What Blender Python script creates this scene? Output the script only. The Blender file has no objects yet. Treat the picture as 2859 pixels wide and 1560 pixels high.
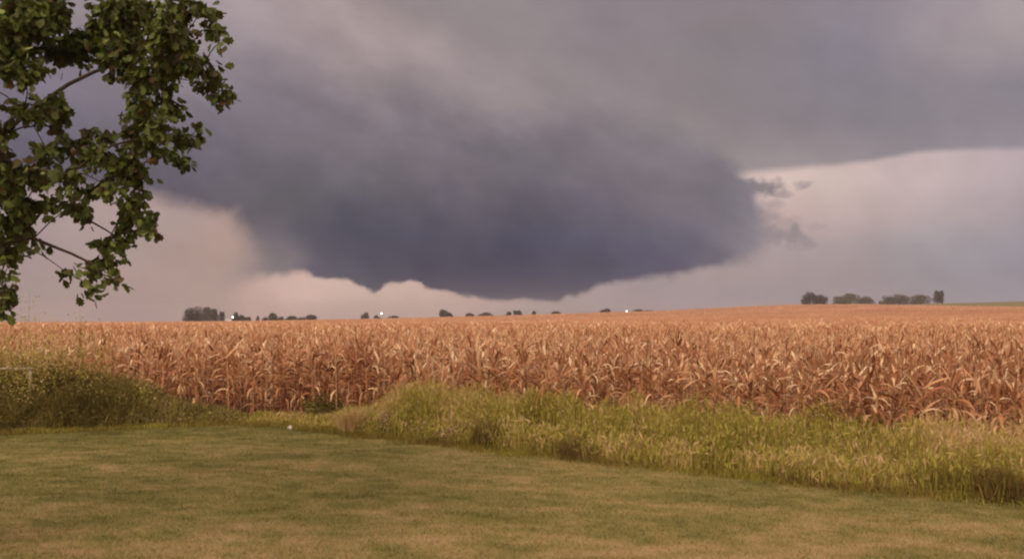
import bpy, math, random
import numpy as np
from mathutils import Vector

sc = bpy.context.scene
R = math.radians
rng = np.random.default_rng(7)
random.seed(7)

# ------------------------------------------------------------------ camera
EYE = 3.0
cam_d = bpy.data.cameras.new('camera')
cam = bpy.data.objects.new('camera', cam_d)
sc.collection.objects.link(cam)
cam.location = (0, 0, EYE)
cam.rotation_euler = (R(90), 0, 0)
cam_d.sensor_width = 36
cam_d.lens = 18 / math.tan(R(30))
cam_d.shift_y = 97 / 2576
cam_d.clip_start = 0.1
cam_d.clip_end = 9000
sc.camera = cam
sc.view_settings.view_transform = 'Standard'
sc.view_settings.look = 'None'
sc.view_settings.exposure = 0.0
sc.view_settings.gamma = 1
sc.view_settings.use_curve_mapping = False
sc.cycles.filter_width = 2.2
sc.cycles.max_bounces = 5
sc.cycles.diffuse_bounces = 3
sc.cycles.transmission_bounces = 3
sc.cycles.volume_bounces = 0

# ------------------------------------------------------------------ sun
SUN_EL, SUN_AZ = R(38), R(205)          # azimuth clockwise from +Y: behind the camera, a little left
sd = bpy.data.lights.new('sun', 'SUN')
sd.energy = 2.1
sd.angle = R(24)
sd.color = (1.0, 0.84, 0.60)
so = bpy.data.objects.new('sun', sd)
sc.collection.objects.link(so)
sdir = Vector((math.sin(SUN_AZ) * math.cos(SUN_EL), math.cos(SUN_AZ) * math.cos(SUN_EL), math.sin(SUN_EL)))
so.rotation_euler = sdir.to_track_quat('Z', 'Y').to_euler()

# ------------------------------------------------------------------ world: storm sky in direction space
def lin(c):
    return tuple((v / 255 / 12.92) if v <= 10 else ((v / 255 + 0.055) / 1.055) ** 2.4 for v in c)

class NT:
    """tiny expression layer over a node tree"""
    def __init__(s, tree): s.t = tree
    def new(s, k, **kw):
        n = s.t.nodes.new(k)
        for a, b in kw.items(): setattr(n, a, b)
        return n
    def put(s, sock, v):
        if hasattr(v, 'is_output'): s.t.links.new(v, sock)
        else: sock.default_value = v
    def m(s, op, *a, clamp=False):
        n = s.new('ShaderNodeMath', operation=op, use_clamp=clamp)
        for i, v in enumerate(a): s.put(n.inputs[i], v)
        return n.outputs[0]
    def smooth(s, v, a, b):
        n = s.new('ShaderNodeMapRange', interpolation_type='SMOOTHSTEP')
        s.put(n.inputs['Value'], v); s.put(n.inputs['From Min'], a); s.put(n.inputs['From Max'], b)
        return n.outputs[0]
    def mix(s, f, a, b, blend='MIX'):
        n = s.new('ShaderNodeMix', data_type='RGBA', blend_type=blend)
        s.put(n.inputs[0], f); s.put(n.inputs[6], a); s.put(n.inputs[7], b)
        return n.outputs[2]
    def ramp(s, f, stops, interp='LINEAR'):
        n = s.new('ShaderNodeValToRGB')
        cr = n.color_ramp; cr.interpolation = interp
        stops = sorted(stops)
        assert len(stops) <= 32, len(stops)
        while len(cr.elements) < len(stops): cr.elements.new(0.5)
        for e, (p, c) in zip(cr.elements, stops): e.position = p
        for e, (p, c) in zip(cr.elements, stops):
            e.position = p; e.color = (*c, 1)
        s.put(n.inputs[0], f)
        return n.outputs[0]
    def vec(s, x, y, z=0.0):
        n = s.new('ShaderNodeCombineXYZ')
        s.put(n.inputs[0], x); s.put(n.inputs[1], y); s.put(n.inputs[2], z)
        return n.outputs[0]
    def noise(s, v, scale, detail=3, rough=0.5, out=0, dim='3D'):
        n = s.new('ShaderNodeTexNoise', noise_dimensions=dim)
        s.put(n.inputs['Vector'], v)
        n.inputs['Scale'].default_value = scale; n.inputs['Detail'].default_value = detail
        n.inputs['Roughness'].default_value = rough
        return n.outputs[out]

w = bpy.data.worlds.new('World'); sc.world = w; w.use_nodes = True
wt = w.node_tree; wt.nodes.clear()
N = NT(wt)
tc = N.new('ShaderNodeTexCoord')
sx = N.new('ShaderNodeSeparateXYZ'); wt.links.new(tc.outputs['Generated'], sx.inputs[0])
dx, dy, dz = sx.outputs
ady = N.m('MAXIMUM', N.m('ABSOLUTE', dy), 0.12)
# X: azimuth coordinate 0..2576 over the front 60 degrees; Y: 800 at the horizon, falling with elevation
PX0 = N.m('ADD', N.m('MULTIPLY', N.m('DIVIDE', dx, ady), 2231), 1288)
PY0 = N.m('SUBTRACT', 800, N.m('MULTIPLY', N.m('DIVIDE', dz, ady), 2231))
P = N.vec(N.m('DIVIDE', PX0, 1000), N.m('DIVIDE', PY0, 1000), N.m('MULTIPLY', N.m('SIGN', dy), 3.7))
def warp(base, vecs, amp):
    return N.m('ADD', base, N.m('MULTIPLY', N.m('SUBTRACT', vecs, 0.5), amp))
nA = N.noise(P, 3.2, 3, 0.5); nB = N.noise(N.vec(N.m('ADD', N.m('DIVIDE', PX0, 1000), 7.3), N.m('DIVIDE', PY0, 1000), 1.3), 3.0, 3, 0.5)
nC = N.noise(P, 16, 3, 0.5); nD = N.noise(N.vec(N.m('ADD', N.m('DIVIDE', PX0, 1000), 3.1), N.m('DIVIDE', PY0, 1000), 5.1), 16, 3, 0.5)
CX = warp(warp(PX0, nA, 220), nC, 60); CY = warp(warp(PY0, nB, 190), nD, 60)      # interior colour coords
EX = warp(warp(PX0, nA, 18), nC, 26); EY = warp(warp(PY0, nB, 12), nD, 16)        # edge coords
XMIN, XSP = -400.0, 3400.0
def fx(x): return N.m('DIVIDE', N.m('SUBTRACT', x, XMIN), XSP)
def row(x, stops):
    return N.ramp(fx(x), [((p - XMIN) / XSP, lin(c)) for p, c in stops], 'B_SPLINE' if False else 'EASE')
def grid(x, y, rows):
    ys = sorted(rows)
    col = row(x, rows[ys[0]])
    for a, b in zip(ys, ys[1:]):
        n = N.new('ShaderNodeMapRange', interpolation_type='LINEAR')
        N.put(n.inputs['Value'], y); n.inputs['From Min'].default_value = a; n.inputs['From Max'].default_value = b
        col = N.mix(n.outputs[0], col, row(x, rows[b]))
    return col
STORM = {
 -100: [(0,(150,138,146)),(560,(168,154,160)),(900,(170,153,155)),(1300,(152,140,144)),(1700,(138,128,135))],
   60: [(0,(140,130,140)),(560,(164,149,156)),(900,(166,148,151)),(1250,(154,140,144)),(1700,(138,127,134))],
  160: [(0,(125,116,130)),(560,(150,137,146)),(780,(150,136,144)),(1000,(162,146,150)),(1300,(155,141,146)),(1700,(138,128,135))],
  260: [(0,(118,110,126)),(560,(130,120,132)),(760,(124,114,126)),(1000,(138,127,135)),(1250,(150,137,143)),(1500,(145,133,139)),(1700,(142,132,137))],
  350: [(0,(108,101,118)),(500,(112,104,118)),(720,(118,109,121)),(950,(122,113,124)),(1150,(116,108,119)),(1400,(126,116,126)),(1650,(128,120,128)),(1800,(126,118,127))],
  430: [(0,(96,90,106)),(450,(98,92,106)),(700,(102,96,108)),(900,(108,101,112)),(1100,(112,103,115)),(1300,(110,103,114)),(1550,(120,111,121)),(1750,(122,114,124)),(1850,(128,122,132))],
  510: [(0,(88,83,99)),(450,(94,88,102)),(700,(95,90,101)),(900,(81,79,94)),(1050,(87,83,98)),(1200,(95,89,104)),(1350,(97,91,106)),(1550,(107,99,114)),(1750,(118,110,123)),(1900,(132,124,137))],
  590: [(0,(82,78,97)),(560,(110,103,113)),(640,(112,104,112)),(760,(84,82,99)),(900,(70,71,90)),(1100,(68,68,89)),(1300,(72,72,93)),(1500,(84,82,103)),(1700,(98,93,113)),(1900,(134,126,138))],
  660: [(0,(77,74,95)),(560,(136,125,130)),(680,(120,111,117)),(800,(79,77,97)),(950,(63,65,87)),(1100,(55,57,83)),(1300,(55,57,84)),(1480,(63,64,90)),(1650,(79,76,102)),(1800,(103,97,116)),(1900,(132,124,134))],
  740: [(0,(74,72,94)),(560,(150,136,138)),(680,(124,115,120)),(800,(78,79,99)),(950,(60,64,87)),(1100,(50,54,82)),(1300,(52,57,84)),(1480,(58,64,90)),(1650,(78,79,105)),(1900,(132,124,134))],
}
DECK = {
 -100: [(1300,(150,140,146)),(1700,(142,131,139)),(2100,(140,130,142)),(2350,(156,144,154)),(2576,(170,158,166))],
   60: [(1300,(148,136,141)),(1500,(140,128,136)),(1900,(138,128,135)),(2150,(140,131,144)),(2350,(160,147,156)),(2576,(172,158,164))],
  130: [(1300,(148,136,141)),(1500,(140,130,137)),(1900,(136,127,134)),(2150,(136,128,142)),(2400,(158,146,153)),(2576,(160,148,155))],
  220: [(1300,(150,138,142)),(1600,(142,131,137)),(1900,(136,127,134)),(2150,(136,128,140)),(2400,(140,131,141)),(2576,(138,130,142))],
  310: [(1300,(150,138,143)),(1700,(144,134,139)),(1950,(138,128,136)),(2200,(136,128,138)),(2576,(144,134,146))],
  370: [(1300,(150,138,143)),(1750,(148,137,142)),(1950,(148,137,143)),(2250,(146,136,145)),(2576,(148,138,149))],
  430: [(1300,(150,138,143)),(1750,(152,140,145)),(2000,(158,145,150)),(2250,(152,143,152)),(2576,(150,140,150))],
}
BACK = {
  380: [(0,(170,150,148)),(600,(182,156,152)),(1700,(190,170,172)),(2000,(206,182,180)),(2300,(196,176,178)),(2576,(182,164,172))],
  460: [(0,(168,148,148)),(500,(178,152,148)),(1700,(190,170,172)),(1950,(214,190,184)),(2100,(206,184,180)),(2300,(196,176,178)),(2576,(180,163,171))],
  540: [(0,(165,146,146)),(450,(172,150,148)),(580,(178,150,144)),(700,(168,142,142)),(1700,(190,168,170)),(1980,(196,170,168)),(2200,(188,168,168)),(2400,(178,162,167)),(2576,(166,152,160))],
  620: [(0,(164,144,146)),(300,(168,146,144)),(560,(174,147,140)),(700,(166,142,142)),(1900,(168,150,154)),(2100,(166,150,154)),(2350,(157,149,157)),(2576,(151,145,155))],
  690: [(0,(164,143,144)),(300,(168,144,140)),(560,(172,146,140)),(700,(206,174,166)),(900,(212,182,172)),(1150,(200,170,164)),(1500,(162,145,150)),(1800,(164,148,150)),(2100,(160,144,148)),(2400,(147,141,151)),(2576,(147,141,153))],
  750: [(0,(162,142,142)),(300,(166,142,140)),(540,(170,146,140)),(640,(196,162,156)),(740,(216,182,172)),(900,(208,178,168)),(1050,(198,168,160)),(1250,(188,160,156)),(1400,(164,146,148)),(1700,(158,142,150)),(2100,(152,140,148)),(2576,(143,139,153))],
  800: [(0,(166,140,138)),(300,(166,142,142)),(540,(170,146,144)),(640,(190,156,152)),(900,(188,160,154)),(1150,(186,158,152)),(1300,(160,142,142)),(1700,(150,136,146)),(2100,(148,136,144)),(2576,(145,139,151))],
}
storm_c = grid(CX, CY, STORM)
deck_c = grid(warp(PX0, nA, 120), warp(PY0, nB, 60), DECK)
back_c = grid(warp(PX0, nA, 60), warp(PY0, nB, 30), BACK)
def curve(f, stops, span):      # 1-D profile stored in a ramp, values 0..span
    return N.m('MULTIPLY', N.ramp(f, [(p, (v / span,) * 3) for p, v in stops]), span)
nE = N.noise(P, 45, 2, 0.5)
nF = N.noise(N.vec(N.m('DIVIDE', PX0, 1000), N.m('ADD', N.m('DIVIDE', PY0, 1000), 9.1)), 30, 4, 0.6)
EX = warp(EX, nE, 20); EY = warp(EY, nF, 26)
bot = curve(fx(EX), [((x - XMIN) / XSP, y) for x, y in [(-400,700),(540,712),(590,704),(640,696),(700,690),(770,688),(810,702),(870,706),(905,722),(940,740),(970,720),(1030,704),(1075,724),(1150,734),(1200,748),(1270,758),(1330,748),(1400,756),(1460,736),(1510,718),(1570,706),(1660,696),(1730,680),(1800,666),(1900,644),(2100,600),(3000,560)]], 1000)
bot_up = curve(fx(EX), [((x - XMIN) / XSP, y) for x, y in [(-400,430),(200,472),(380,488),(430,508),(520,524),(600,536),(700,545),(3000,560)]], 1000)
left = curve(N.m('DIVIDE', EY, 1000), [(0.40, 560), (0.535, 578), (0.57, 606), (0.61, 630), (0.65, 632), (0.69, 606), (0.73, 560)], 1000)
soft_l = curve(N.m('DIVIDE', EY, 1000), [(0.5, 44), (0.58, 46), (0.65, 66), (0.72, 90)], 1000)
soft_b = curve(fx(EX), [((x - XMIN) / XSP, y) for x, y in [(0,30),(560,40),(640,26),(700,18),(780,10),(900,7),(1400,8),(1600,14),(1800,14),(1900,40),(2500,60)]], 1000)
right = curve(N.m('DIVIDE', EY, 1000), [(-0.0, 1000), (0.1, 1200), (0.2, 1450), (0.3, 1690), (0.38, 1795), (0.42, 1850), (0.46, 1885), (0.5, 1902), (0.56, 1922), (0.61, 1925), (0.66, 1900), (0.8, 1880)], 3000)
soft_r = curve(N.m('DIVIDE', EY, 1000), [(0, 260), (0.25, 200), (0.34, 90), (0.4, 36), (0.5, 20), (0.6, 34), (0.8, 40)], 1000)
deck_b = curve(fx(EX), [((x - XMIN) / XSP, y) for x, y in [(-400,440),(1700,452),(1860,436),(1960,427),(2100,416),(2200,403),(2300,382),(2400,377),(2576,373),(3000,360)]], 1000)
def edge(d, s): return N.smooth(N.m('DIVIDE', d, s), -0.5, 0.5)
m_low = N.m('MULTIPLY', edge(N.m('SUBTRACT', bot, EY), N.m('MULTIPLY', soft_b, 2)), edge(N.m('SUBTRACT', EX, left), N.m('MULTIPLY', soft_l, 2)))
m_up = edge(N.m('SUBTRACT', bot_up, EY), 62)
m_storm = N.m('MULTIPLY', N.m('MAXIMUM', m_low, m_up), edge(N.m('SUBTRACT', right, EX), N.m('MULTIPLY', soft_r, 2)))
m_deck = edge(N.m('SUBTRACT', deck_b, warp(PY0, nC, 6)), curve(fx(EX), [((x - XMIN) / XSP, y) for x, y in [(1800,34),(2300,20),(3000,40)]], 1000))
back_c = N.mix(1.0, back_c, (1.05, 1.04, 1.05, 1), 'MULTIPLY')
col = N.mix(m_deck, back_c, deck_c)
# torn scud fragments beside the storm base
wisp = N.noise(P, 28, 4, 0.65)
def puff(cx, cy, rx, ry, s):
    a = N.m('DIVIDE', N.m('SUBTRACT', warp(EX, nC, 30), cx), rx); b = N.m('DIVIDE', N.m('SUBTRACT', warp(EY, nD, 24), cy), ry)
    r2 = N.m('ADD', N.m('MULTIPLY', a, a), N.m('MULTIPLY', b, b))
    return N.m('MULTIPLY', N.smooth(N.m('ADD', r2, N.m('MULTIPLY', N.m('SUBTRACT', wisp, 0.5), 3.2)), 1.9, -0.1), s)
puffs = None
for q in [(1905,474,58,26,.95),(1945,520,40,14,.35),(1975,560,50,18,.3),(1965,486,34,12,.6),(2022,465,24,11,.5),(1950,590,44,26,.7),(2003,592,17,36,.65),(2030,608,26,14,.5),(2060,572,18,9,.2),(1930,545,46,20,.5),(1690,700,14,12,.5)]:
    p = puff(*q); puffs = p if puffs is None else N.m('MAXIMUM', puffs, p)
col = N.mix(puffs, col, (*lin((132, 124, 132)), 1))
col = N.mix(m_storm, col, storm_c)
# faint streaks and mottling inside the cloud
st = N.noise(N.vec(N.m('ADD', N.m('DIVIDE', PX0, 1000), N.m('DIVIDE', PY0, 900)), N.m('DIVIDE', N.m('SUBTRACT', PY0, N.m('MULTIPLY', PX0, .5)), 400), 2.0), 3.5, 4, 0.55)
fine = N.noise(P, 7, 5, 0.6)
var = N.m('ADD', 1.0, N.m('ADD', N.m('MULTIPLY', N.m('SUBTRACT', st, 0.5), N.m('ADD', 0.16, N.m('MULTIPLY', m_storm, 0.42))), N.m('MULTIPLY', N.m('SUBTRACT', fine, 0.5), 0.26)))
vc = N.new('ShaderNodeCombineColor'); [N.put(vc.inputs[i], var) for i in range(3)]
col = N.mix(1.0, col, vc.outputs[0], 'MULTIPLY')
col = N.mix(1.0, col, (0.98, 0.995, 0.955, 1), 'MULTIPLY')
# the sky behind the viewer is broken and much brighter than the storm
backlit = N.smooth(dy, 0.25, -0.35)
hi = N.smooth(dz, 0.35, 0.9)
gain = N.m('ADD', 1.0, N.m('ADD', N.m('MULTIPLY', backlit, 1.75), N.m('MULTIPLY', hi, 0.6)))
warm = N.mix(backlit, (1, 1, 1, 1), (1.16, 1.0, 0.74, 1))
col = N.mix(1.0, col, warm, 'MULTIPLY')
sky = N.new('ShaderNodeTexSky', sky_type='NISHITA', sun_disc=False)
sky.sun_elevation = SUN_EL; sky.sun_rotation = SUN_AZ
bg0 = N.new('ShaderNodeBackground'); wt.links.new(sky.outputs[0], bg0.inputs[0]); bg0.inputs[1].default_value = 0.05
bg1 = N.new('ShaderNodeBackground'); N.put(bg1.inputs[0], col); N.put(bg1.inputs[1], gain)
mx = N.new('ShaderNodeMixShader'); mx.inputs[0].default_value = 0.985
wt.links.new(bg0.outputs[0], mx.inputs[1]); wt.links.new(bg1.outputs[0], mx.inputs[2])
wo = N.new('ShaderNodeOutputWorld'); wt.links.new(mx.outputs[0], wo.inputs[0])

# ------------------------------------------------------------------ helpers
def tag(o, label=None, cat=None, group=None, kind=None):
    if label: o['label'] = label
    if cat: o['category'] = cat
    if group: o['group'] = group
    if kind: o['kind'] = kind
    return o

def mesh_np(name, V, F, tint=None, smooth=False):
    """V (n,3); F (m,k) all the same k, or a list of such arrays; tint (n,) per point"""
    if not isinstance(F, list): F = [F]
    me = bpy.data.meshes.new(name)
    V = np.asarray(V, np.float32)
    me.vertices.add(len(V)); me.vertices.foreach_set('co', V.ravel())
    li = np.concatenate([f.ravel() for f in F]).astype(np.int32)
    ls = np.concatenate([np.full(len(f), f.shape[1]) for f in F])
    st = np.concatenate([[0], np.cumsum(ls)[:-1]]).astype(np.int32)
    me.loops.add(len(li)); me.loops.foreach_set('vertex_index', li)
    me.polygons.add(len(ls)); me.polygons.foreach_set('loop_start', st)
    if smooth: me.polygons.foreach_set('use_smooth', np.ones(len(ls), bool))
    if tint is not None:
        a = me.attributes.new('tint', 'FLOAT', 'POINT'); a.data.foreach_set('value', np.asarray(tint, np.float32))
    me.update(calc_edges=True)
    return me

def link(name, me, mat=None, parent=None, loc=None):
    o = bpy.data.objects.new(name, me); sc.collection.objects.link(o)
    if mat and not me.materials: me.materials.append(mat)
    if parent: o.parent = parent
    if loc is not None: o.location = loc
    return o

class MB:
    def __init__(s): s.V = []; s.Q = []; s.T = []; s.C = []; s.n = 0
    def add(s, V, Q=None, T=None, c=0.5):
        V = np.asarray(V, float)
        if Q is not None: s.Q.append(np.asarray(Q) + s.n)
        if T is not None: s.T.append(np.asarray(T) + s.n)
        s.V.append(V); s.C.append(np.full(len(V), c) if np.isscalar(c) else np.asarray(c)); s.n += len(V)
    def arrays(s):
        F = []
        if s.Q: F.append(np.concatenate(s.Q))
        if s.T: F.append(np.concatenate(s.T))
        return np.concatenate(s.V), F, np.concatenate(s.C)
    def mesh(s, name, smooth=False):
        V, F, C = s.arrays(); return mesh_np(name, V, F, C, smooth)
    def tube(s, pts, rad, k=5, c=0.5):
        pts = np.asarray(pts, float); n = len(pts); rad = np.broadcast_to(rad, n)
        V = []
        for i in range(n):
            t = pts[min(i + 1, n - 1)] - pts[max(i - 1, 0)]; t = t / (np.linalg.norm(t) + 1e-9)
            a = np.cross(t, [0.31, 0.95, 0.05] if abs(t[2]) > .8 else [0, 0, 1.]); a /= np.linalg.norm(a) + 1e-9
            b = np.cross(t, a)
            for j in range(k):
                h = 2 * math.pi * j / k
                V.append(pts[i] + rad[i] * (math.cos(h) * a + math.sin(h) * b))
        Q = [(i * k + j, i * k + (j + 1) % k, (i + 1) * k + (j + 1) % k, (i + 1) * k + j) for i in range(n - 1) for j in range(k)]
        s.add(V, Q=Q, c=c)
    def box(s, x0, x1, y0, y1, z0, z1, c=0.5):
        V = [(x, y, z) for z in (z0, z1) for y in (y0, y1) for x in (x0, x1)]
        s.add(V, Q=[(0, 2, 3, 1), (4, 5, 7, 6), (0, 1, 5, 4), (2, 6, 7, 3), (0, 4, 6, 2), (1, 3, 7, 5)], c=c)
    def ribbon(s, pts, side, wid, c=0.5):
        pts = np.asarray(pts, float); n = len(pts); wid = np.broadcast_to(wid, n)
        L = pts - side * wid[:, None] / 2; Rr = pts + side * wid[:, None] / 2
        V = np.empty((2 * n, 3)); V[0::2] = L; V[1::2] = Rr
        s.add(V, Q=[(2 * i, 2 * i + 1, 2 * i + 3, 2 * i + 2) for i in range(n - 1)], c=c)

def vnoise(x, y, seed=0):
    x = np.asarray(x, float); y = np.asarray(y, float)
    r = np.random.default_rng(seed).random((256, 256))
    xi = np.floor(x).astype(int); yi = np.floor(y).astype(int); u = x - xi; v = y - yi
    u = u * u * (3 - 2 * u); v = v * v * (3 - 2 * v)
    g = lambda a, b: r[a % 256, b % 256]
    return (g(xi, yi) * (1 - u) + g(xi + 1, yi) * u) * (1 - v) + (g(xi, yi + 1) * (1 - u) + g(xi + 1, yi + 1) * u) * v
def fbm(x, y, seed=0, o=4, rough=.5):
    t = 0; a = 1; s = 0
    for i in range(o):
        t = t + a * vnoise(x * 2 ** i, y * 2 ** i, seed + i); s += a; a *= rough
    return t / s

def mat(name, stops, rough=0.8, transl=0.0, obj_var=0.0, noise=None, spec=0.25, bump=None):
    """colour ramp over the mesh attribute 'tint' (natural variation of the thing itself)"""
    m = bpy.data.materials.new(name); m.use_nodes = True
    t = m.node_tree; b = t.nodes['Principled BSDF']; n = NT(t)
    b.inputs['Roughness'].default_value = rough
    b.inputs['Specular IOR Level'].default_value = spec
    at = n.new('ShaderNodeAttribute', attribute_name='tint')
    f = at.outputs['Fac']
    if obj_var:
        oi = n.new('ShaderNodeObjectInfo')
        f = n.m('ADD', f, n.m('MULTIPLY', n.m('SUBTRACT', oi.outputs['Random'], .5), obj_var))
    tcn = n.new('ShaderNodeTexCoord')
    if noise:
        sc_, amp = noise
        f = n.m('ADD', f, n.m('MULTIPLY', n.m('SUBTRACT', n.noise(tcn.outputs['Object'], sc_, 4, .6), .5), amp))
    c = n.ramp(f, [(p, q) for p, q in stops])
    t.links.new(c, b.inputs['Base Color'])
    if bump:
        bn = n.new('ShaderNodeBump'); bn.inputs['Strength'].default_value = bump[1]; bn.inputs['Distance'].default_value = bump[2]
        t.links.new(n.noise(tcn.outputs['Object'], bump[0], 4, .6), bn.inputs['Height']); t.links.new(bn.outputs[0], b.inputs['Normal'])
    if transl:
        tr = n.new('ShaderNodeBsdfTranslucent'); t.links.new(c, tr.inputs[0])
        mxs = n.new('ShaderNodeMixShader'); mxs.inputs[0].default_value = transl
        t.links.new(b.outputs[0], mxs.inputs[1]); t.links.new(tr.outputs[0], mxs.inputs[2])
        t.links.new(mxs.outputs[0], t.nodes['Material Output'].inputs[0])
    return m

M = {}
M['corn'] = mat('dry_corn_leaf', [(0, (.22, .082, .035)), (.35, (.46, .20, .098)), (.65, (.74, .43, .235)), (1, (.92, .73, .50))], .75, .24, .15)
M['stalk'] = mat('corn_stalk', [(0, (.20, .08, .035)), (1, (.42, .22, .11))], .8, 0, .3)
M['husk'] = mat('corn_husk', [(0, (.45, .24, .12)), (1, (.75, .50, .32))], .8, .15, .4)
M['canopy'] = mat('corn_canopy', [(0, (.22, .09, .042)), (.5, (.43, .205, .11)), (1, (.64, .37, .20))], .9, 0, 0, (1.2, 1.3), .1)
M['soil'] = mat('soil', [(0, (.10, .06, .035)), (.5, (.16, .10, .055)), (1, (.22, .15, .08))], .95, 0, 0, (.8, .9), .1, (4, .5, .05))
M['lawn'] = mat('lawn_turf', [(0, (.10, .092, .026)), (.3, (.170, .152, .046)), (.55, (.230, .196, .068)), (.8, (.31, .235, .10)), (1, (.40, .275, .15))], .95, 0, 0, (9, .3), .1, (30, .6, .03))
M['lawn_blade'] = mat('lawn_blade', [(0, (.10, .098, .025)), (.3, (.180, .162, .048)), (.55, (.246, .212, .074)), (.8, (.34, .26, .11)), (1, (.46, .33, .18))], .9, .25, 0, None, .1)
M['tall'] = mat('tall_grass_blade', [(0, (.16, .10, .035)), (.22, (.28, .20, .055)), (.42, (.325, .285, .055)), (.58, (.41, .395, .068)), (.70, (.52, .44, .12)), (.84, (.60, .44, .20)), (1, (.70, .50, .30))], .85, .4, 0, None, .15)
M['brush'] = mat('brush_leaf', [(0, (.08, .058, .018)), (.4, (.17, .135, .034)), (.65, (.25, .22, .05)), (.82, (.40, .31, .13)), (1, (.56, .41, .24))], .85, .3, 0, None, .1)
M['dryweed'] = mat('dry_weed', [(0, (.16, .10, .05)), (.5, (.28, .20, .12)), (1, (.50, .38, .25))], .9, .1, 0, None, .1)
M['leaf'] = mat('tree_leaf', [(0, (.10, .045, .020)), (.10, (.075, .052, .014)), (.35, (.048, .058, .011)), (.7, (.085, .112, .018)), (.9, (.14, .18, .035)), (1, (.28, .33, .11))], .6, .22, 0, None, .3)
M['bark'] = mat('bark', [(0, (.03, .02, .015)), (1, (.09, .065, .05))], .95, 0, 0, (6, 1.2), .1, (14, .8, .04))
M['far_leaf'] = mat('far_foliage', [(0, (.030, .022, .018)), (.5, (.075, .066, .048)), (1, (.14, .145, .07))], .95, 0, 0, None, .05)
M['green_field'] = mat('green_field', [(0, (.16, .13, .05)), (1, (.22, .20, .08))], .95, 0, 0, (.05, .8), .05)

# ------------------------------------------------------------------ terrain
_hx = [(0,897),(500,897),(900,894),(1150,886),(1350,881),(1500,877),(1700,870),(1850,866),(2050,856),(2200,849),(2400,848),(2859,856)]
HX = np.array([(a - 1430) / 2476 * 400 for a, b in _hx]); HZ = np.array([3 + (888 - b) / 2476 * 400 - 2.25 for a, b in _hx])
_gx = [(0,895),(560,894),(1000,889),(1250,882),(1500,878),(1800,870),(2050,856),(2240,847),(2400,848),(2495,851),(2600,847),(2700,845),(2859,841)]
GX = np.array([(a - 1430) / 2476 * 520 for a, b in _gx]); GZ = np.array([3 + (888 - b) / 2476 * 520 - (2.4 if a < 2400 else .25) for a, b in _gx])
def ground(x, y):
    x = np.asarray(x, float); y = np.asarray(y, float)
    s = np.clip((y - 35) / 365, 0, 1) ** 1.3
    h = np.interp(x, HX, HZ) * s
    t = np.clip((y - 400) / 120, 0, 1); t = t * t * (3 - 2 * t)
    h = h * (1 - t) + np.interp(x, GX, GZ) * t
    h = h - np.clip(y - 540, 0, None) * .012
    return h
LE = [(-60,25),(-13.1,22.7),(-11.1,23.9),(-8.2,25),(-6.2,24.4),(-4.6,23.2),(-3.5,22.2),(-.8,20.3),(1.74,18.3),(4.2,16.7),(5.7,15.7),(8.25,14.3),(16,9),(40,-7)]
def lawn_edge(x):
    x = np.asarray(x, float)
    return np.interp(x, [p[0] for p in LE], [p[1] for p in LE]) + (vnoise(x * 1.3, x * 0 + 3, 91) - .5) * .35 + (vnoise(x * 4, x * 0 + 7, 92) - .5) * .22
def corn_edge(x):
    x = np.asarray(x, float)
    return np.interp(x, [p[0] for p in LE], [p[1] for p in LE]) + np.interp(x, [-13, -9.5, -7.8, -5.5, -3.5, 0, 8, 12], [4.2, 2.3, 1.0, 1.2, 1.9, 2.5, 2.9, 2.9])

def gridmesh(name, X, Y, Z, C=None, smooth=True):
    ny, nx = X.shape
    idx = np.arange(nx * ny).reshape(ny, nx)
    Q = np.stack([idx[:-1, :-1], idx[:-1, 1:], idx[1:, 1:], idx[1:, :-1]], -1).reshape(-1, 4)
    return mesh_np(name, np.stack([X, Y, Z], -1).reshape(-1, 3), Q, None if C is None else C.ravel(), smooth)

xs = np.unique(np.concatenate([np.linspace(-1500, -400, 12), np.linspace(-400, 400, 161), np.linspace(400, 1500, 12)]))
ys = np.unique(np.concatenate([np.linspace(-300, -40, 6), np.linspace(-40, 60, 51), np.linspace(60, 600, 136), np.linspace(600, 1500, 14)]))
X, Y = np.meshgrid(xs, ys)
g = link('ground', gridmesh('ground', X, Y, ground(X, Y) - .03, fbm(X / 9, Y / 9, 5)), M['soil'])
tag(g, kind='structure')

# lawn sheet: mown turf, gently uneven
def lawn_z(x, y): return (fbm(x / 1.6, y / 1.6, 11, 3) - .4) * .07 + (fbm(x / .35, y / .35, 12, 2) - .5) * .03 + .02
def lawn_tint(x, y):
    a = fbm(x / 3.0 + .12 * y, (y + .22 * x) / 1.3, 21, 4, .6)
    b = fbm(x / .8, y / .35, 31, 3, .6)
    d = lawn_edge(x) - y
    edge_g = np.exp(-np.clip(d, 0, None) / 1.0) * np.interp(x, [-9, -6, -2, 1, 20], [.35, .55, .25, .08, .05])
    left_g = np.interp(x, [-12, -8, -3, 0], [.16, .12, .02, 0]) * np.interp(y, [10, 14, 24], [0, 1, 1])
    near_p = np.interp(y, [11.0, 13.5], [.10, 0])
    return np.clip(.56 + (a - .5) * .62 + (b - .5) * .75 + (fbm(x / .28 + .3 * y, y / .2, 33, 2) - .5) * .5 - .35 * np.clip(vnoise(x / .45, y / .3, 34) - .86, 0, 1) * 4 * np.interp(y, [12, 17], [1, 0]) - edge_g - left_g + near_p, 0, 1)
cx = np.linspace(-45, 30, 620)
t = np.concatenate([np.linspace(0, 16, 200), np.linspace(16.4, 50, 40)])
X = np.repeat(cx[None], len(t), 0); Y = lawn_edge(cx)[None] + .25 - t[:, None]
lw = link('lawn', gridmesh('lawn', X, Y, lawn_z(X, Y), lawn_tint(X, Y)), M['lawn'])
tag(lw, kind='structure')

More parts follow.
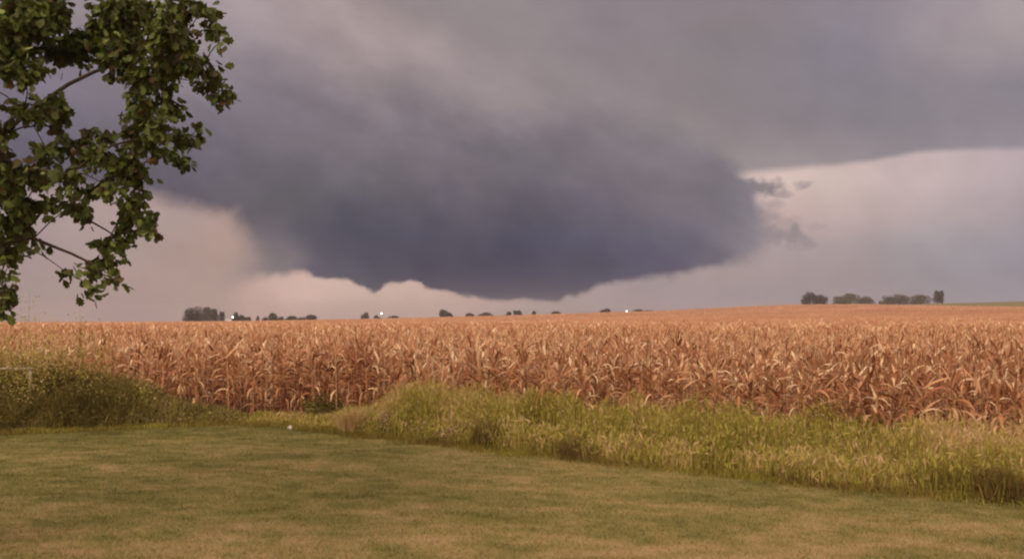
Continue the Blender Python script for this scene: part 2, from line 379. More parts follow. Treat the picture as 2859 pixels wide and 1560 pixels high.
def blades(P0, length, width, tint, lean=.5, segs=1, seed=1, droop=0.0):
    """many thin grass blades; P0 (n,3)"""
    r = np.random.default_rng(seed); n = len(P0)
    az = r.random(n) * 2 * np.pi; sa = r.random(n) * 2 * np.pi
    side = np.stack([np.cos(sa), np.sin(sa), 0 * sa], 1)
    d = np.stack([np.cos(az), np.sin(az), 0 * az], 1) * (r.random(n) * lean)[:, None]
    up = np.array([0, 0, 1.])
    L = np.asarray(length)[:, None]; W = np.asarray(width)[:, None]
    if segs == 1:
        V = np.stack([P0 - side * W / 2, P0 + side * W / 2, P0 + (up + d) * L], 1).reshape(-1, 3)
        T = np.arange(3 * n).reshape(n, 3)
        return V, [T], np.repeat(tint, 3)
    p1 = P0 + (up + d * .5) * L * .5; p2 = P0 + (up * (.95 - droop * r.random(n)[:, None]) + d * 1.6) * L
    V = np.stack([P0 - side * W / 2, P0 + side * W / 2, p1 + side * W * .4, p1 - side * W * .4, p2], 1).reshape(-1, 3)
    b = np.arange(n)[:, None] * 5
    return V, [b + np.array([[0, 1, 2, 3]]), b + np.array([[3, 2, 4]])], np.repeat(tint, 5)

# short lawn grass
n = 260000
yy = 9.5 + 17 * rng.random(n) ** 1.25; xx = (rng.random(n) * 2 - 1) * yy * .64
k = yy < lawn_edge(xx) + .2; xx, yy = xx[k], yy[k]
P0 = np.stack([xx, yy, lawn_z(xx, yy) - .004], 1)
ti = np.clip(lawn_tint(xx, yy) + rng.normal(0, .17, len(xx)), 0, 1)
V, F, C = blades(P0, .022 + .035 * rng.random(len(xx)), .008 + .006 * rng.random(len(xx)), ti, 1.6, 1, 2)
tag(link('lawn_grass', mesh_np('lawn_grass', V, F, C), M['lawn_blade']), 'short mown olive and tan grass covering the lawn', 'grass', kind='stuff')

# ------------------------------------------------------------------ corn
def corn_parts(seed, lod=0):
    r = random.Random(seed)
    H = 2.05 + r.uniform(-.14, .14)
    parts = {k: MB() for k in ('stalk', 'leaves', 'tassel', 'ear')}
    bx, by = r.uniform(-.1, .1), r.uniform(-.1, .1)
    ctr = lambda z: np.array([bx * (z / H) ** 2, by * (z / H) ** 2, z])
    zs = np.linspace(0 if lod == 0 else .9, H, 6 if lod == 0 else 3)
    parts['stalk'].tube([ctr(z) for z in zs], np.linspace(.014, .006, len(zs)), 4 if lod == 0 else 3, r.uniform(.2, .8))
    nl = r.randint(13, 15) if lod == 0 else 8
    z_lo = .25 if lod == 0 else .9
    base_az = r.uniform(0, 6.28)
    for i in range(nl):
        z = z_lo + (H - .12 - z_lo) * (i + r.random() * .5) / nl
        az = base_az + math.pi * (i % 2) + r.gauss(0, .45)
        L = r.uniform(.45, .82) * (1 - .25 * (z / H))
        a0 = r.uniform(.75, 1.35); bend = r.uniform(1.2, 3.0) * 1.2 if z < 1.3 else r.choice((r.uniform(.1, .9), r.uniform(1.0, 2.4)))
        n_ = 6 if lod == 0 else 4
        p = ctr(z); pts = [p.copy()]; a = a0
        out = np.array([math.cos(az), math.sin(az), 0.])
        for s in range(n_ - 1):
            a = max(a - bend / (n_ - 1), -1.5)
            p = p + (out * math.cos(a) + np.array([0, 0, 1.]) * math.sin(a)) * L / (n_ - 1)
            pts.append(p.copy())
        tw = r.uniform(-.6, .6)
        side = np.array([-math.sin(az), math.cos(az), 0.]) * math.cos(tw) + np.array([0, 0, 1.]) * math.sin(tw)
        w_ = r.uniform(.042, .076) * (1.5 if lod else 1)
        wid = w_ * np.array([.6, 1, .95, .8, .5, .12])[:n_] if n_ == 6 else w_ * np.array([.7, 1, .8, .2])
        wid[0] *= .8
        c0 = r.random() ** 1.5 * .9 + .1 * (z / H)
        parts['leaves'].ribbon(pts, side, wid, np.clip(np.repeat(c0 + np.linspace(-.04, .12, n_), 2), 0, 1))
    for i in range(5 if lod == 0 else 2):
        az = r.uniform(0, 6.28); out = np.array([math.cos(az), math.sin(az), 0.]); s = r.uniform(.1, .5)
        L = r.uniform(.14, .26); p = ctr(H)
        parts['tassel'].ribbon([p, p + (out * s * .5 + np.array([0, 0, 1])) * L * .6, p + (out * s * 1.6 + np.array([0, 0, .9])) * L],
                               np.array([-math.sin(az), math.cos(az), 0]), [.012, .014, .008], r.uniform(.3, .8))
    az = r.uniform(0, 6.28); out = np.array([math.cos(az), math.sin(az), 0.]); z = r.uniform(.9, 1.15)
    if lod == 0:
        p = ctr(z); q = p + out * .07 + np.array([0, 0, -.03])
        parts['ear'].tube([p, q, q + out * .05 + [0, 0, -.08], q + out * .07 + [0, 0, -.19], q + out * .075 + [0, 0, -.26]], [.01, .028, .034, .024, .004], 6, r.uniform(.2, .9))
    return parts
def merged(parts):
    mb = MB(); hues = {'stalk': .15, 'tassel': .1, 'ear': .35}
    for k, p in parts.items():
        if not p.V: continue
        V, F, C = p.arrays()
        Q = [f for f in F if f.shape[1] == 4]
        mb.add(V, Q=np.concatenate(Q), c=np.clip(C + hues.get(k, 0) * .5, 0, 1))
    return mb.arrays()

NV = 10
variants = [corn_parts(100 + i) for i in range(NV)]
v_near = [merged(p) for p in variants]
v_mid = [merged(corn_parts(300 + i, 1)) for i in range(8)]

def scatter(tmpl, x, y, z, rz, s, dt):
    """copies of template meshes merged to one array set"""
    Vs, Qs, Cs, off = [], [], [], 0
    pick = rng.integers(0, len(tmpl), len(x))
    for k, (V, F, C) in enumerate(tmpl):
        i = np.where(pick == k)[0]
        if not len(i): continue
        c, sn = np.cos(rz[i]), np.sin(rz[i]); sc_ = s[i]
        vx = (V[:, 0][None] * c[:, None] - V[:, 1][None] * sn[:, None]) * sc_[:, None] + x[i][:, None]
        vy = (V[:, 0][None] * sn[:, None] + V[:, 1][None] * c[:, None]) * sc_[:, None] + y[i][:, None]
        vz = V[:, 2][None] * sc_[:, None] + z[i][:, None]
        Vs.append(np.stack([vx, vy, vz], -1).reshape(-1, 3))
        Qs.append((F[0][None] + (np.arange(len(i)) * len(V))[:, None, None]).reshape(-1, 4) + off)
        Cs.append(np.clip(C[None] + dt[i][:, None], 0, 1).ravel()); off += len(i) * len(V)
    return np.concatenate(Vs), np.concatenate(Qs), np.concatenate(Cs)

# planting rows run parallel to the field edge on the right
def plant_area(y0, y1, dens, seed):
    r = np.random.default_rng(seed)
    A = (y1 * 1.3) * (y1 - y0)
    n = int(A * dens)
    y = y0 + (y1 - y0) * r.random(n); x = (r.random(n) * 2 - 1) * y1 * .65
    k = np.abs(x) < y * .63 + 4
    return x[k], y[k]
x, y = plant_area(8, 46, 6.2, 3)
k = y > corn_edge(x) + .1 * rng.random(len(x)); x, y = x[k], y[k]
d = np.hypot(x, y)
infr = np.abs(x) < y * .575
score = np.where(infr, d, 1e9); order = np.argsort(score)
front = order[:300]; rest = np.setdiff1d(np.arange(len(x)), front)
# front plants, each its own thing with parts
shared = []
for i, p in enumerate(variants):
    shared.append({k: mb.mesh('corn_' + k) for k, mb in p.items()})
pm = {'stalk': M['stalk'], 'leaves': M['corn'], 'tassel': M['stalk'], 'ear': M['husk']}
for s_ in shared:
    for k, me in s_.items(): me.materials.append(pm[k])
for j, i in enumerate(front):
    e = bpy.data.objects.new('corn_plant', None); sc.collection.objects.link(e)
    e.empty_display_size = .1
    e.location = (x[i], y[i], float(ground(x[i], y[i])) - .03); e.rotation_euler = (rng.normal(0, .04), rng.normal(0, .04), rng.random() * 6.28)
    s = 1 + rng.normal(0, .06); e.scale = (s, s, s)
    tag(e, 'dry rust-brown corn plant in the front rows of the field behind the tall grass', 'corn plant', 'dry corn plants along the front of the field')
    for k, me in shared[j % NV].items():
        o = bpy.data.objects.new({'leaves': 'foliage'}.get(k, k), me); o.parent = e; sc.collection.objects.link(o)
x, y = x[rest], y[rest]
n = len(x)
patch = (fbm(x / 3, y / 3, 41) - .5) * .35 - .30 * np.clip(1.3 - np.abs(x + 6.6) / 4.0, 0, 1) * np.clip(2.2 - (y - corn_edge(x)), 0, 1)   # a redder, darker patch at the gap
hs = (1.02 + np.clip(rng.normal(0, .09, n), -.2, .13)) * (1 + (fbm(x / 2.2, y / 2.2, 42) - .5) * .2)
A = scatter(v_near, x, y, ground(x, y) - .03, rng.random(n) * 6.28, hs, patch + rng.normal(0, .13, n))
x, y = plant_area(46, 150, 2.6, 4); n = len(x)
k = rng.random(n) < np.interp(y, [46, 90, 150], [1, .6, .06]); x, y = x[k], y[k]; n = len(x)
B = scatter(v_mid, x, y, ground(x, y), rng.random(n) * 6.28, (1 + rng.normal(0, .05, n)), (fbm(x / 5, y / 5, 43) - .5) * .3 + .05)
# canopy of the far field: lumpy leaf tops, plus loose leaf tufts over it
xs = np.linspace(-1, 1, 420); ys = 62 * (402 / 62) ** np.linspace(0, 1, 330)
U, Y = np.meshgrid(xs, ys); X = U * Y * .66
lump = fbm(X / 1.1, Y / 2.0, 51, 3)
Z = ground(X, Y) + 1.55 + .5 * np.clip((Y - 62) / 40, 0, 1) + (lump - .5) * .4
idx = np.arange(X.size).reshape(X.shape)
Qc = np.stack([idx[:-1, :-1], idx[:-1, 1:], idx[1:, 1:], idx[1:, :-1]], -1).reshape(-1, 4)
Vc = np.stack([X, Y, Z], -1).reshape(-1, 3); Cc = np.clip(.5 + (lump.ravel() - .5) * .5 + (fbm(X / 14, Y / 14, 52).ravel() - .5) * .5, 0, 1)
last = idx[-1]                                   # far rim goes down to the soil
Vr = np.stack([X[-1], Y[-1] + .3, ground(X[-1], Y[-1]) - .1], -1)
n = 60000
ty = 62 * (398 / 62) ** rng.random(n); tx = (rng.random(n) * 2 - 1) * ty * .64
tz = ground(tx, ty) + 1.75
sz = .22 + ty / 500
Vt, Ft, Ct = blades(np.stack([tx, ty, tz], 1), np.clip(sz, .2, .75) * (.5 + .4 * rng.random(n)), .05 + ty * .0009, np.clip(.1 + .9 * rng.random(n) + (fbm(tx / 14, ty / 14, 52) - .5) * .5, 0, 1), .5, 2, 8, .3)
off = len(A[0]); V = [A[0], B[0]]; Q = [A[1], B[1] + off]; C = [A[2], B[2]]; off += len(B[0])
V.append(Vt); Q.append(Ft[0] + off); T = Ft[1] + off; C.append(Ct)
me = mesh_np('corn_field', np.concatenate(V), [np.concatenate(Q), T], np.concatenate(C))
me.materials.append(M['corn'])
cf = link('corn_field', me)
tag(cf, 'dry tan and rust corn filling the whole field behind the front plants to the horizon', 'corn field', kind='stuff')
me2 = mesh_np('corn_canopy', np.concatenate([Vc, Vr]), [Qc, np.stack([last[:-1], last[1:], np.arange(1, len(last)) + X.size, np.arange(len(last) - 1) + X.size], 1)], np.concatenate([Cc, np.full(len(last), .4)]), True)
cc = link('corn_canopy', me2, M['canopy'], cf); tag(cc, kind='stuff')

# ------------------------------------------------------------------ green field beyond the crest on the right
xs = np.linspace(150, 700, 60); ys = np.linspace(404, 600, 40); X, Y = np.meshgrid(xs, ys)
tag(link('green_field', gridmesh('green_field', X, Y, ground(X, Y) + .12, fbm(X / 30, Y / 30, 61)), M['green_field']), kind='structure')

def leafquads(P, size, tint, seed=0, down=0.0, asp=.3, upright=1.0):
    r = np.random.default_rng(seed); n = len(P)
    a = r.normal(0, 1, (n, 3)); a[:, 2] -= down; a[:, 2] *= upright; a /= np.linalg.norm(a, axis=1)[:, None]
    b = np.cross(a, r.normal(0, 1, (n, 3))); b /= np.linalg.norm(b, axis=1)[:, None]
    s = np.asarray(size)[:, None]
    V = np.stack([P - a * s * .5, P + b * s * asp, P + a * s * .5, P - b * s * asp], 1).reshape(-1, 3)
    return V, np.arange(4 * n).reshape(n, 4), np.repeat(tint, 4)

# ------------------------------------------------------------------ tall grass verge between lawn and corn
n = 130000
x = -7.5 + 27 * rng.random(n); t = rng.random(n) ** .85
ye = lawn_edge(x); yc = corn_edge(x) + .7; y = ye + (yc - ye) * t
prof = np.interp(x, [-7.5, -6, -4.6, -3.8, -2.9, -1, 1.5, 4, 9, 20], [.25, .25, .5, .80, 1.18, 1.14, 1.05, 1.08, 1.12, 1.12])
def verge_h(x, y, t): return prof_(x) * (.42 + .62 * np.clip(t * 2.0, 0, 1)) * (.45 + .95 * fbm(x / .7, y / .7, 71, 3, .7))
prof_ = lambda x: np.interp(x, [-7.5, -6, -4.6, -3.8, -2.9, -1, 1.5, 4, 9, 20], [.25, .25, .5, .80, 1.18, 1.14, 1.05, 1.08, 1.12, 1.12])
h = verge_h(x, y, t) * (.45 + .75 * rng.random(n) ** 1.3 + .35 * (rng.random(n) < .05))
green = np.interp(x, [-7, -3.2, -2.6, -1.2, -.6, .6, 1.5, 20], [.0, .05, .02, .02, -.12, -.08, .0, .0])
def verge_t(x, y): return .60 + (fbm(x / 1.3, y / 1.6, 72, 4, .65) - .5) * 1.0
ti = verge_t(x, y) + green + rng.normal(0, .19, n)
P0 = np.stack([x, y, 0 * x + .0], 1)
V, F, C = blades(P0, h, .010 + .022 * rng.random(n) ** 2, np.clip(ti, 0, 1), .26, 2, 9, .2)
# broader weed leaves and seed heads on the stems
n = 90000
x2 = -7.5 + 27 * rng.random(n); t2 = rng.random(n); ye = lawn_edge(x2); y2 = ye + (corn_edge(x2) + .6 - ye) * t2
z2 = verge_h(x2, y2, t2) * (.10 + .9 * rng.random(n) ** .8)
Vq, Qq, Cq = leafquads(np.stack([x2, y2, z2], 1), .07 + .13 * rng.random(n) ** 1.5, np.clip(verge_t(x2, y2) + .06 + rng.normal(0, .20, n), 0, 1), 19, 0, .10, 3.5)
o_ = len(V)
tag(link('tall_grass', mesh_np('tall_grass', np.concatenate([V, Vq]), [np.concatenate([F[0], Qq + o_]), F[1]], np.concatenate([C, Cq])), M['tall']), 'tall yellow-green uncut grass in a strip between the lawn and the corn', 'grass', kind='stuff')

# low rough grass in the gap where the corn meets the lawn, and along the whole lawn edge
n = 46000
x = -16 + 34 * rng.random(n); y = lawn_edge(x) + rng.normal(.1, .28, n)
h = (.06 + .16 * rng.random(n)) * (.5 + fbm(x / .7, y, 75))
V, F, C = blades(np.stack([x, y, 0 * x], 1), h, .010 + .008 * rng.random(n), np.clip(.30 + .1 * rng.normal(0, 1, n) + (fbm(x / 1.5, y, 76) - .5) * .5, 0, 1), .9, 2, 10, .3)
tag(link('edge_grass', mesh_np('edge_grass', V, F, C), M['tall']), 'low rough green grass fringing the far edge of the mown lawn', 'grass', kind='stuff')

# ------------------------------------------------------------------ leaf-clump volumes: brush, bushes, far trees


# brush on the left: tangled weeds that fall in height towards the gap, taller and paler behind
def brush_h(x, y):
    f = y - lawn_edge(x)
    front = np.interp(x, [-22, -13.2, -12, -11, -10, -9, -8.2, -7.4, -6.8], [1.4, 1.28, 1.2, 1.08, .85, .55, .32, .18, .1])
    back = np.interp(x, [-22, -13.2, -12.4, -11.2, -10.2, -9, -7], [1.9, 1.8, 1.55, 1.15, .8, .4, .12])
    h = np.where(f < 1.6, front * np.clip(.25 + f / .8, 0, 1), back)
    return h * (.40 + 1.2 * fbm(x / .75, y / .6, 81, 3, .6))
def brush_pts(n, pw=1.0):
    x = -22 + 15.2 * rng.random(n) ** pw
    ye = lawn_edge(x); dep = np.interp(x, [-22, -12, -9, -7], [4.5, 3.4, 1.8, .7])
    return x, ye + .05 + dep * rng.random(n)
n = 50000
x, y = brush_pts(n); top = brush_h(x, y); z = top * rng.random(n) ** .75 * .92
tan_ = np.interp(x, [-12, -10.6, -9.6, -8.6, -7], [0, .05, .30, .32, .3]) * (z / top) ** 1.5
ti = np.clip(.33 + (fbm(x / .9 + 4, z / .6 + y, 82) - .5) * .9 + rng.normal(0, .12, n) + tan_, 0, 1)
Vb, Qb, Cb = leafquads(np.stack([x, y, z], 1), .05 + .06 * rng.random(n), ti, 83)
n = 90000
x, y = brush_pts(n); h = brush_h(x, y) * (.55 + .75 * rng.random(n) ** 2)
tan_ = np.interp(x, [-12, -10.6, -9.6, -8.6, -7], [.05, .1, .38, .40, .3])
V2, F2, C2 = blades(np.stack([x, y, 0 * x], 1), h, .012 + .014 * rng.random(n), np.clip(.40 + (fbm(x / .9, y / .9, 85) - .5) * .7 + rng.normal(0, .16, n) + tan_, 0, 1), .40, 2, 84, .3)
V = np.concatenate([Vb, V2]); o_ = len(Vb)
tag(link('brush', mesh_np('brush', V, [np.concatenate([Qb, F2[0] + o_]), F2[1] + o_], np.concatenate([Cb, C2])), M['brush']),
    'dark olive tangled brush at the left edge of the lawn under the tree', 'brush', kind='stuff')

def weed(name, loc, w_, h_, label, cat, mt, tint, nleaf=1500, group=None, spiky=False, seed=0):
    """small bushy plant: stems plus leaves, one thing"""
    r = np.random.default_rng(500 + seed)
    e = bpy.data.objects.new(name, None); sc.collection.objects.link(e); e.location = (loc[0], loc[1], 0.0)
    tag(e, label, cat, group)
    st = MB()
    tips = []
    for i in range(26):
        a = r.random() * 6.28; q = math.sqrt(r.random()) * w_ / 2
        b0 = np.array([math.cos(a) * q * .35, math.sin(a) * q * .35, 0]); t1 = np.array([math.cos(a) * q, math.sin(a) * q, h_ * (.6 + .4 * r.random()) * (1 - .35 * (2 * q / w_) ** 2)])
        mid = (b0 + t1) / 2 + [0, 0, .05 * h_]
        st.tube([b0, mid, t1], [.008, .006, .003], 4, .3); tips.append((b0, t1))
    link('stem', st.mesh('stem'), mt, e)
    k = r.integers(0, 26, nleaf); f = r.random(nleaf) ** .6
    P = np.array([tips[i][0] * (1 - g_) + tips[i][1] * g_ for i, g_ in zip(k, f)]) + r.normal(0, .07 * max(w_, .6), (nleaf, 3)) * [1.3, 1.3, .8]
    P[:, 2] = np.clip(P[:, 2], .01, None)
    ti = np.clip(tint + r.normal(0, .18, nleaf) + (vnoise(P[:, 0] * 4 + 9, P[:, 2] * 4, seed) - .5) * .4, 0, 1)
    if spiky:
        V, F, C = blades(P * [1, 1, .3], h_ * (.25 + .6 * r.random(nleaf)), .008 + .014 * r.random(nleaf), ti, .9, 2, seed, .4)
    else:
        V, Q, C = leafquads(P, .04 + .05 * r.random(nleaf), ti, seed, .3); F = [Q]
    link('foliage', mesh_np('foliage', V, F, C), mt, e)
    return e
def at(px, py, Yd=None):
    """ground point seen at (px,py) of the 2576-wide measuring sheet"""
    Yd = Yd or EYE * 2231 / (py - 800); return ((px - 1288) / 2231 * Yd, Yd)
weed('bush', at(812, 1066), 1.1, .95, 'dark olive leafy bush at the foot of the corn left of the tan grass clump', 'bush', M['brush'], .35, 2500, seed=1)
weed('grass_clump', at(893, 1088, 22.9), .75, 1.0, 'tan upright dry grass clump just right of the dark bush', 'grass clump', M['tall'], .88, 700, spiky=True, seed=2)
weed('dry_weed', at(1000, 1096), 1.1, .6, 'leftmost of three grey dry weed clumps on the lawn edge under bright green grass', 'weed', M['dryweed'], .45, 1700, 'dry weed clumps on the lawn edge', seed=3)
weed('dry_weed', at(1075, 1104), 1.0, .55, 'middle of three grey dry weed clumps on the lawn edge under bright green grass', 'weed', M['dryweed'], .55, 1600, 'dry weed clumps on the lawn edge', seed=4)
weed('dry_weed', at(1140, 1112), 1.0, .5, 'rightmost of three grey dry weed clumps on the lawn edge, beside a brown shade clump', 'weed', M['dryweed'], .65, 1500, 'dry weed clumps on the lawn edge', seed=5)
weed('brown_weed_shade', at(1238, 1128, 20.4), .95, .9, 'dark brown blades painting a shaded gap in the grass strip near the picture centre', 'weed', M['tall'], .08, 900, spiky=True, seed=6)  # dark blades put where the strip only has a shaded gap
weed('brown_weed_shade', at(1460, 1152, 18.9), 1.3, .6, 'low dark brown blades painting shade at the foot of the grass strip right of centre', 'weed', M['tall'], .08, 900, spiky=True, seed=7)  # shade at the strip's foot, drawn as dark brown blades
weed('brown_weed_shade', at(2010, 1210, 16.4), 1.2, .35, 'low grey-brown weed patch where the lawn meets the grass on the right', 'weed', M['tall'], .08, 900, spiky=True, seed=8)
weed('brown_weed_shade', at(2510, 1262, 14.5), .8, .8, 'dark brown blades painting a shaded gap at the far right end of the grass strip', 'weed', M['tall'], .08, 900, spiky=True, seed=9)  # another shaded gap, its darkness put into the blade tint
weed('seedhead_weed', (-12.0, 24.9), 1.6, 3.3, 'tall pale tan weed rising above the brush at the left edge', 'weed', M['tall'], .74, 2200, seed=10)
weed('seedhead_weed', (-13.3, 24.3), 2.0, 3.8, 'tall greyish weed at the left border below the lowest tree leaves', 'weed', M['tall'], .72, 3600, seed=11)
weed('seedhead_weed', (-10.6, 25.2), .9, 1.5, 'pale weed over the middle of the brush, shorter than the one at the left border', 'weed', M['tall'], .62, 1100, seed=12)

# pale rail on posts in the brush at the left border
def wood(name, c):
    m = bpy.data.materials.new(name); m.use_nodes = True; t_ = m.node_tree; n_ = NT(t_); b = t_.nodes['Principled BSDF']
    tcn = n_.new('ShaderNodeTexCoord')
    t_.links.new(n_.ramp(n_.noise(tcn.outputs['Object'], 12, 4, .6), [(.2, tuple(v * .6 for v in c)), (.8, c)]), b.inputs['Base Color']); b.inputs['Roughness'].default_value = .8
    return m
M['pale'] = wood('weathered_pale_wood', (.62, .56, .45)); M['white'] = wood('white_paint', (.78, .72, .68)); M['pole'] = wood('grey_wood', (.2, .17, .15)); M['roof'] = wood('shed_roof', (.60, .56, .55))
fx_, fy_ = at(0, 0, 22.6)
e = bpy.data.objects.new('rail_fence', None); sc.collection.objects.link(e); e.location = (-13.9, 24.4, 0)
tag(e, 'short weathered pale rail fence half buried in the brush at the left border', 'fence')
mb = MB(); mb.box(-1.6, .72, -.02, .02, 1.58, 1.64); link('rail', mb.mesh('rail'), M['pale'], e)
for px_ in (-1.5, .62):
    mb = MB(); mb.box(px_ - .035, px_ + .035, .022, .09, 0, 1.60); link('post', mb.mesh('post'), M['pale'], e)

# crumpled white scrap at the lawn edge
r_ = np.random.default_rng(3); gx, gy = np.meshgrid(np.linspace(-.16, .16, 7), np.linspace(-.1, .1, 5))
me = gridmesh('paper_scrap', gx * .4 + r_.normal(0, .008, gx.shape), gy * .5, .03 + r_.normal(0, .03, gx.shape), np.full(gx.shape, .8), False)
p = at(735, 1078); o = link('paper_scrap', me, M['white'], None, (p[0], p[1] - .25, .05)); o.rotation_euler = (R(35), 0, .3)
tag(o, 'small crumpled white scrap lying where the lawn meets the corn', 'litter')

# ------------------------------------------------------------------ the large tree at the left
BL = [(60,50,100,80),(0,120,80,80),(130,40,55,60),(90,10,80,40),(290,40,85,70),(370,30,80,60),(410,80,70,60),(455,100,45,45),(240,100,80,60),(320,130,80,50),(150,120,80,50),(60,170,70,40),
 (470,20,45,36),(510,20,20,14),(540,75,24,40),(530,40,16,16),(550,110,14,16),(515,165,34,24),(565,238,26,30),(520,215,35,22),(490,160,40,34),(430,150,55,50),(400,210,55,45),(350,200,46,44),(300,160,50,36),
 (350,270,42,52),(385,290,42,50),(420,260,40,30),(450,340,46,24),(492,345,24,18),(460,400,26,24),(415,385,24,24),(380,350,40,40),(335,340,34,50),(320,410,46,44),(350,440,34,40),(340,500,36,40),(360,550,34,30),(370,580,28,18),(320,560,36,30),
 (300,600,40,26),(265,620,32,26),(270,650,40,24),(255,690,30,20),(220,733,20,20),(290,708,18,18),(235,665,24,14),(165,683,30,11),(200,672,14,8),
 (100,262,60,34),(60,285,40,22),(150,285,34,38),(150,320,30,20),(175,365,42,26),(125,395,50,22),(225,345,30,24),(265,340,20,20),(250,385,46,32),(295,430,40,36),(165,440,34,34),(200,400,40,20),(230,480,36,28),(270,470,30,24),(205,540,26,30),(190,510,24,24),
 (5,340,26,40),(10,400,46,40),(50,430,54,40),(100,440,44,30),(20,480,50,46),(70,500,50,40),(120,515,32,20),(20,550,52,46),(60,580,36,34),(85,600,16,16),(10,615,36,30),
 (34,742,34,18),(10,775,22,18),(12,668,26,24),(40,640,26,24),(5,715,20,20),(-60,60,90,90),(-80,200,80,70),(-60,350,70,70),(-70,480,70,70),(-70,590,50,40)]
tr = random.Random(5)
TRUNK = np.array([-7.6, 10.4, 0.])
nodes = []
for (a, b, rx, ry) in BL:
    Yd = 9.4 + tr.uniform(-.8, .9); k_ = Yd / 2231
    nodes.append((np.array([(a - 1288) * k_, Yd, EYE + (800 - b) * k_]), rx * k_, ry * k_))
for i in range(70):          # the rest of the crown, outside the picture
    a_ = tr.uniform(0, 6.28); q = 3.4 * math.sqrt(tr.random()); zz = tr.uniform(3.6, 10.5)
    q *= math.sqrt(max(0.05, 1 - ((zz - 6.2) / 5.0) ** 2))
    p = np.array([TRUNK[0] - .8 + math.cos(a_) * q, TRUNK[1] + math.sin(a_) * q * .9, zz])
    u = p[0] / p[1] * 2231 + 1288; v = 800 - (zz - EYE) / p[1] * 2231
    if u > -60 and v > -60: continue
    if u > 480: continue
    nodes.append((p, .42, .40))
root = bpy.data.objects.new('oak_tree', None); sc.collection.objects.link(root); root.location = TRUNK
tag(root, 'large broadleaf tree with dark green lobed leaves hanging over the left side', 'tree')
fork = np.array([TRUNK[0] + .1, TRUNK[1] - .1, 3.6])
conn = [dict(p=fork, par=None, n=0), dict(p=fork + [.9, -.3, 1.5], par=0, n=0), dict(p=fork + [1.9, -.6, 2.2], par=1, n=0), dict(p=fork + [-.7, .3, 1.8], par=0, n=0), dict(p=fork + [.1, .4, 3.6], par=3, n=0), dict(p=fork + [1.2, -.5, .6], par=0, n=0)]
todo = sorted(range(len(nodes)), key=lambda i: np.linalg.norm(nodes[i][0] - fork))
dist = [0, 1.8, 3.0, 1.9, 3.8, 1.4]
for i in todo:
    p = nodes[i][0]
    best = min(range(len(conn)), key=lambda j: np.linalg.norm(conn[j]['p'] - p) + .35 * dist[j])
    conn.append(dict(p=p, par=best, n=1)); dist.append(dist[best] + np.linalg.norm(conn[best]['p'] - p))
for j in range(len(conn) - 1, 0, -1): conn[conn[j]['par']]['n'] += conn[j]['n']
mb = MB()
for j in range(1, len(conn)):
    c_ = conn[j]; q = conn[c_['par']]
    r0 = .0055 * max(q['n'], 1) ** .5 if c_['par'] else .011 * max(c_['n'], 1) ** .5
    r1 = .0042 * max(c_['n'], 1) ** .5; r0 = min(r0, r1 * 1.7)
    L = np.linalg.norm(c_['p'] - q['p']); j1 = rng.normal(0, .05, 3) * L
    pts = [q['p'], q['p'] * .67 + c_['p'] * .33 + j1 + [0, 0, .06 * L], q['p'] * .33 + c_['p'] * .67 + j1 * .6 + [0, 0, .05 * L], c_['p']]
    mb.tube(np.array(pts) - TRUNK, np.linspace(r0, r1, 4), 6, .4)
link('branches', mb.mesh('branches', True), M['bark'], root)
mb = MB(); mb.tube(np.array([[0, 0, -.2], [0, 0, .1], [.03, 0, .6], [.0, -.05, 2.0], [.1, -.1, 3.6]]), [.42, .36, .27, .23, .2], 14, .4)
mb.tube(np.array([[.1, -.1, 3.6], fork + [-.35, .15, .9] - TRUNK, fork + [-.7, .3, 1.8] - TRUNK]), [.17, .14, .09], 10, .4)
link('trunk', mb.mesh('trunk', True), M['bark'], root)
# leaves: lobed outline, folded along the midrib
half = [(0, 0), (.10, .16), (.24, .30), (.14, .40), (.34, .56), (.20, .64), (.26, .84), (.10, .86), (0, 1.0)]
LV, LC = [], []
tw = MB()
for (p, rx, ry) in nodes:
    area = math.pi * rx * ry
    nl = int(max(7, area / (.115 * .075) * 8.8))
    ntw = max(2, nl // 9)
    for t_ in range(ntw):
        d = rng.normal(0, 1, 3); d /= np.linalg.norm(d); rr = rng.random() ** .5 * .97
        rd = min(rx, ry, .35)
        tip = p + d * rr * np.array([rx, rd, ry]); st_ = p + (tip - p) * .1
        tw.tube(np.array([st_, (st_ + tip) / 2 + [0, 0, .02], tip]) - TRUNK, [.004, .003, .002], 3, .4)
        base_t = rng.random()
        for q in range(nl // ntw):
            c_ = tip + rng.normal(0, .042, 3) - (tip - st_) * rng.random() * .4
            ax = rng.normal(0, .55, 3) + d * .4; ax[2] -= .75; ax /= np.linalg.norm(ax)
            sd_ = np.cross(ax, rng.normal(0, 1, 3)); sd_ /= np.linalg.norm(sd_); nn = np.cross(ax, sd_)
            L = rng.uniform(.07, .13); W = L * 1.15; fold = rng.uniform(.1, .45); curl = rng.uniform(-.3, .3)
            pr = []
            for (u_, v_) in half: pr.append(c_ + ax * v_ * L + sd_ * u_ * W + nn * (u_ * fold * W + curl * v_ * v_ * L))
            for (u_, v_) in half[1:-1]: pr.append(c_ + ax * v_ * L - sd_ * u_ * W + nn * (u_ * fold * W + curl * v_ * v_ * L))
            LV.append(pr); LC.append(np.clip(.50 + (base_t - .5) * .5 + rng.normal(0, .17) + (.22 if rng.random() < .10 else 0), 0, 1))
LV = np.array(LV).reshape(-1, 3) - TRUNK; nL = len(LC)
fan = []
for i in range(8): fan.append((i, i + 1)) 
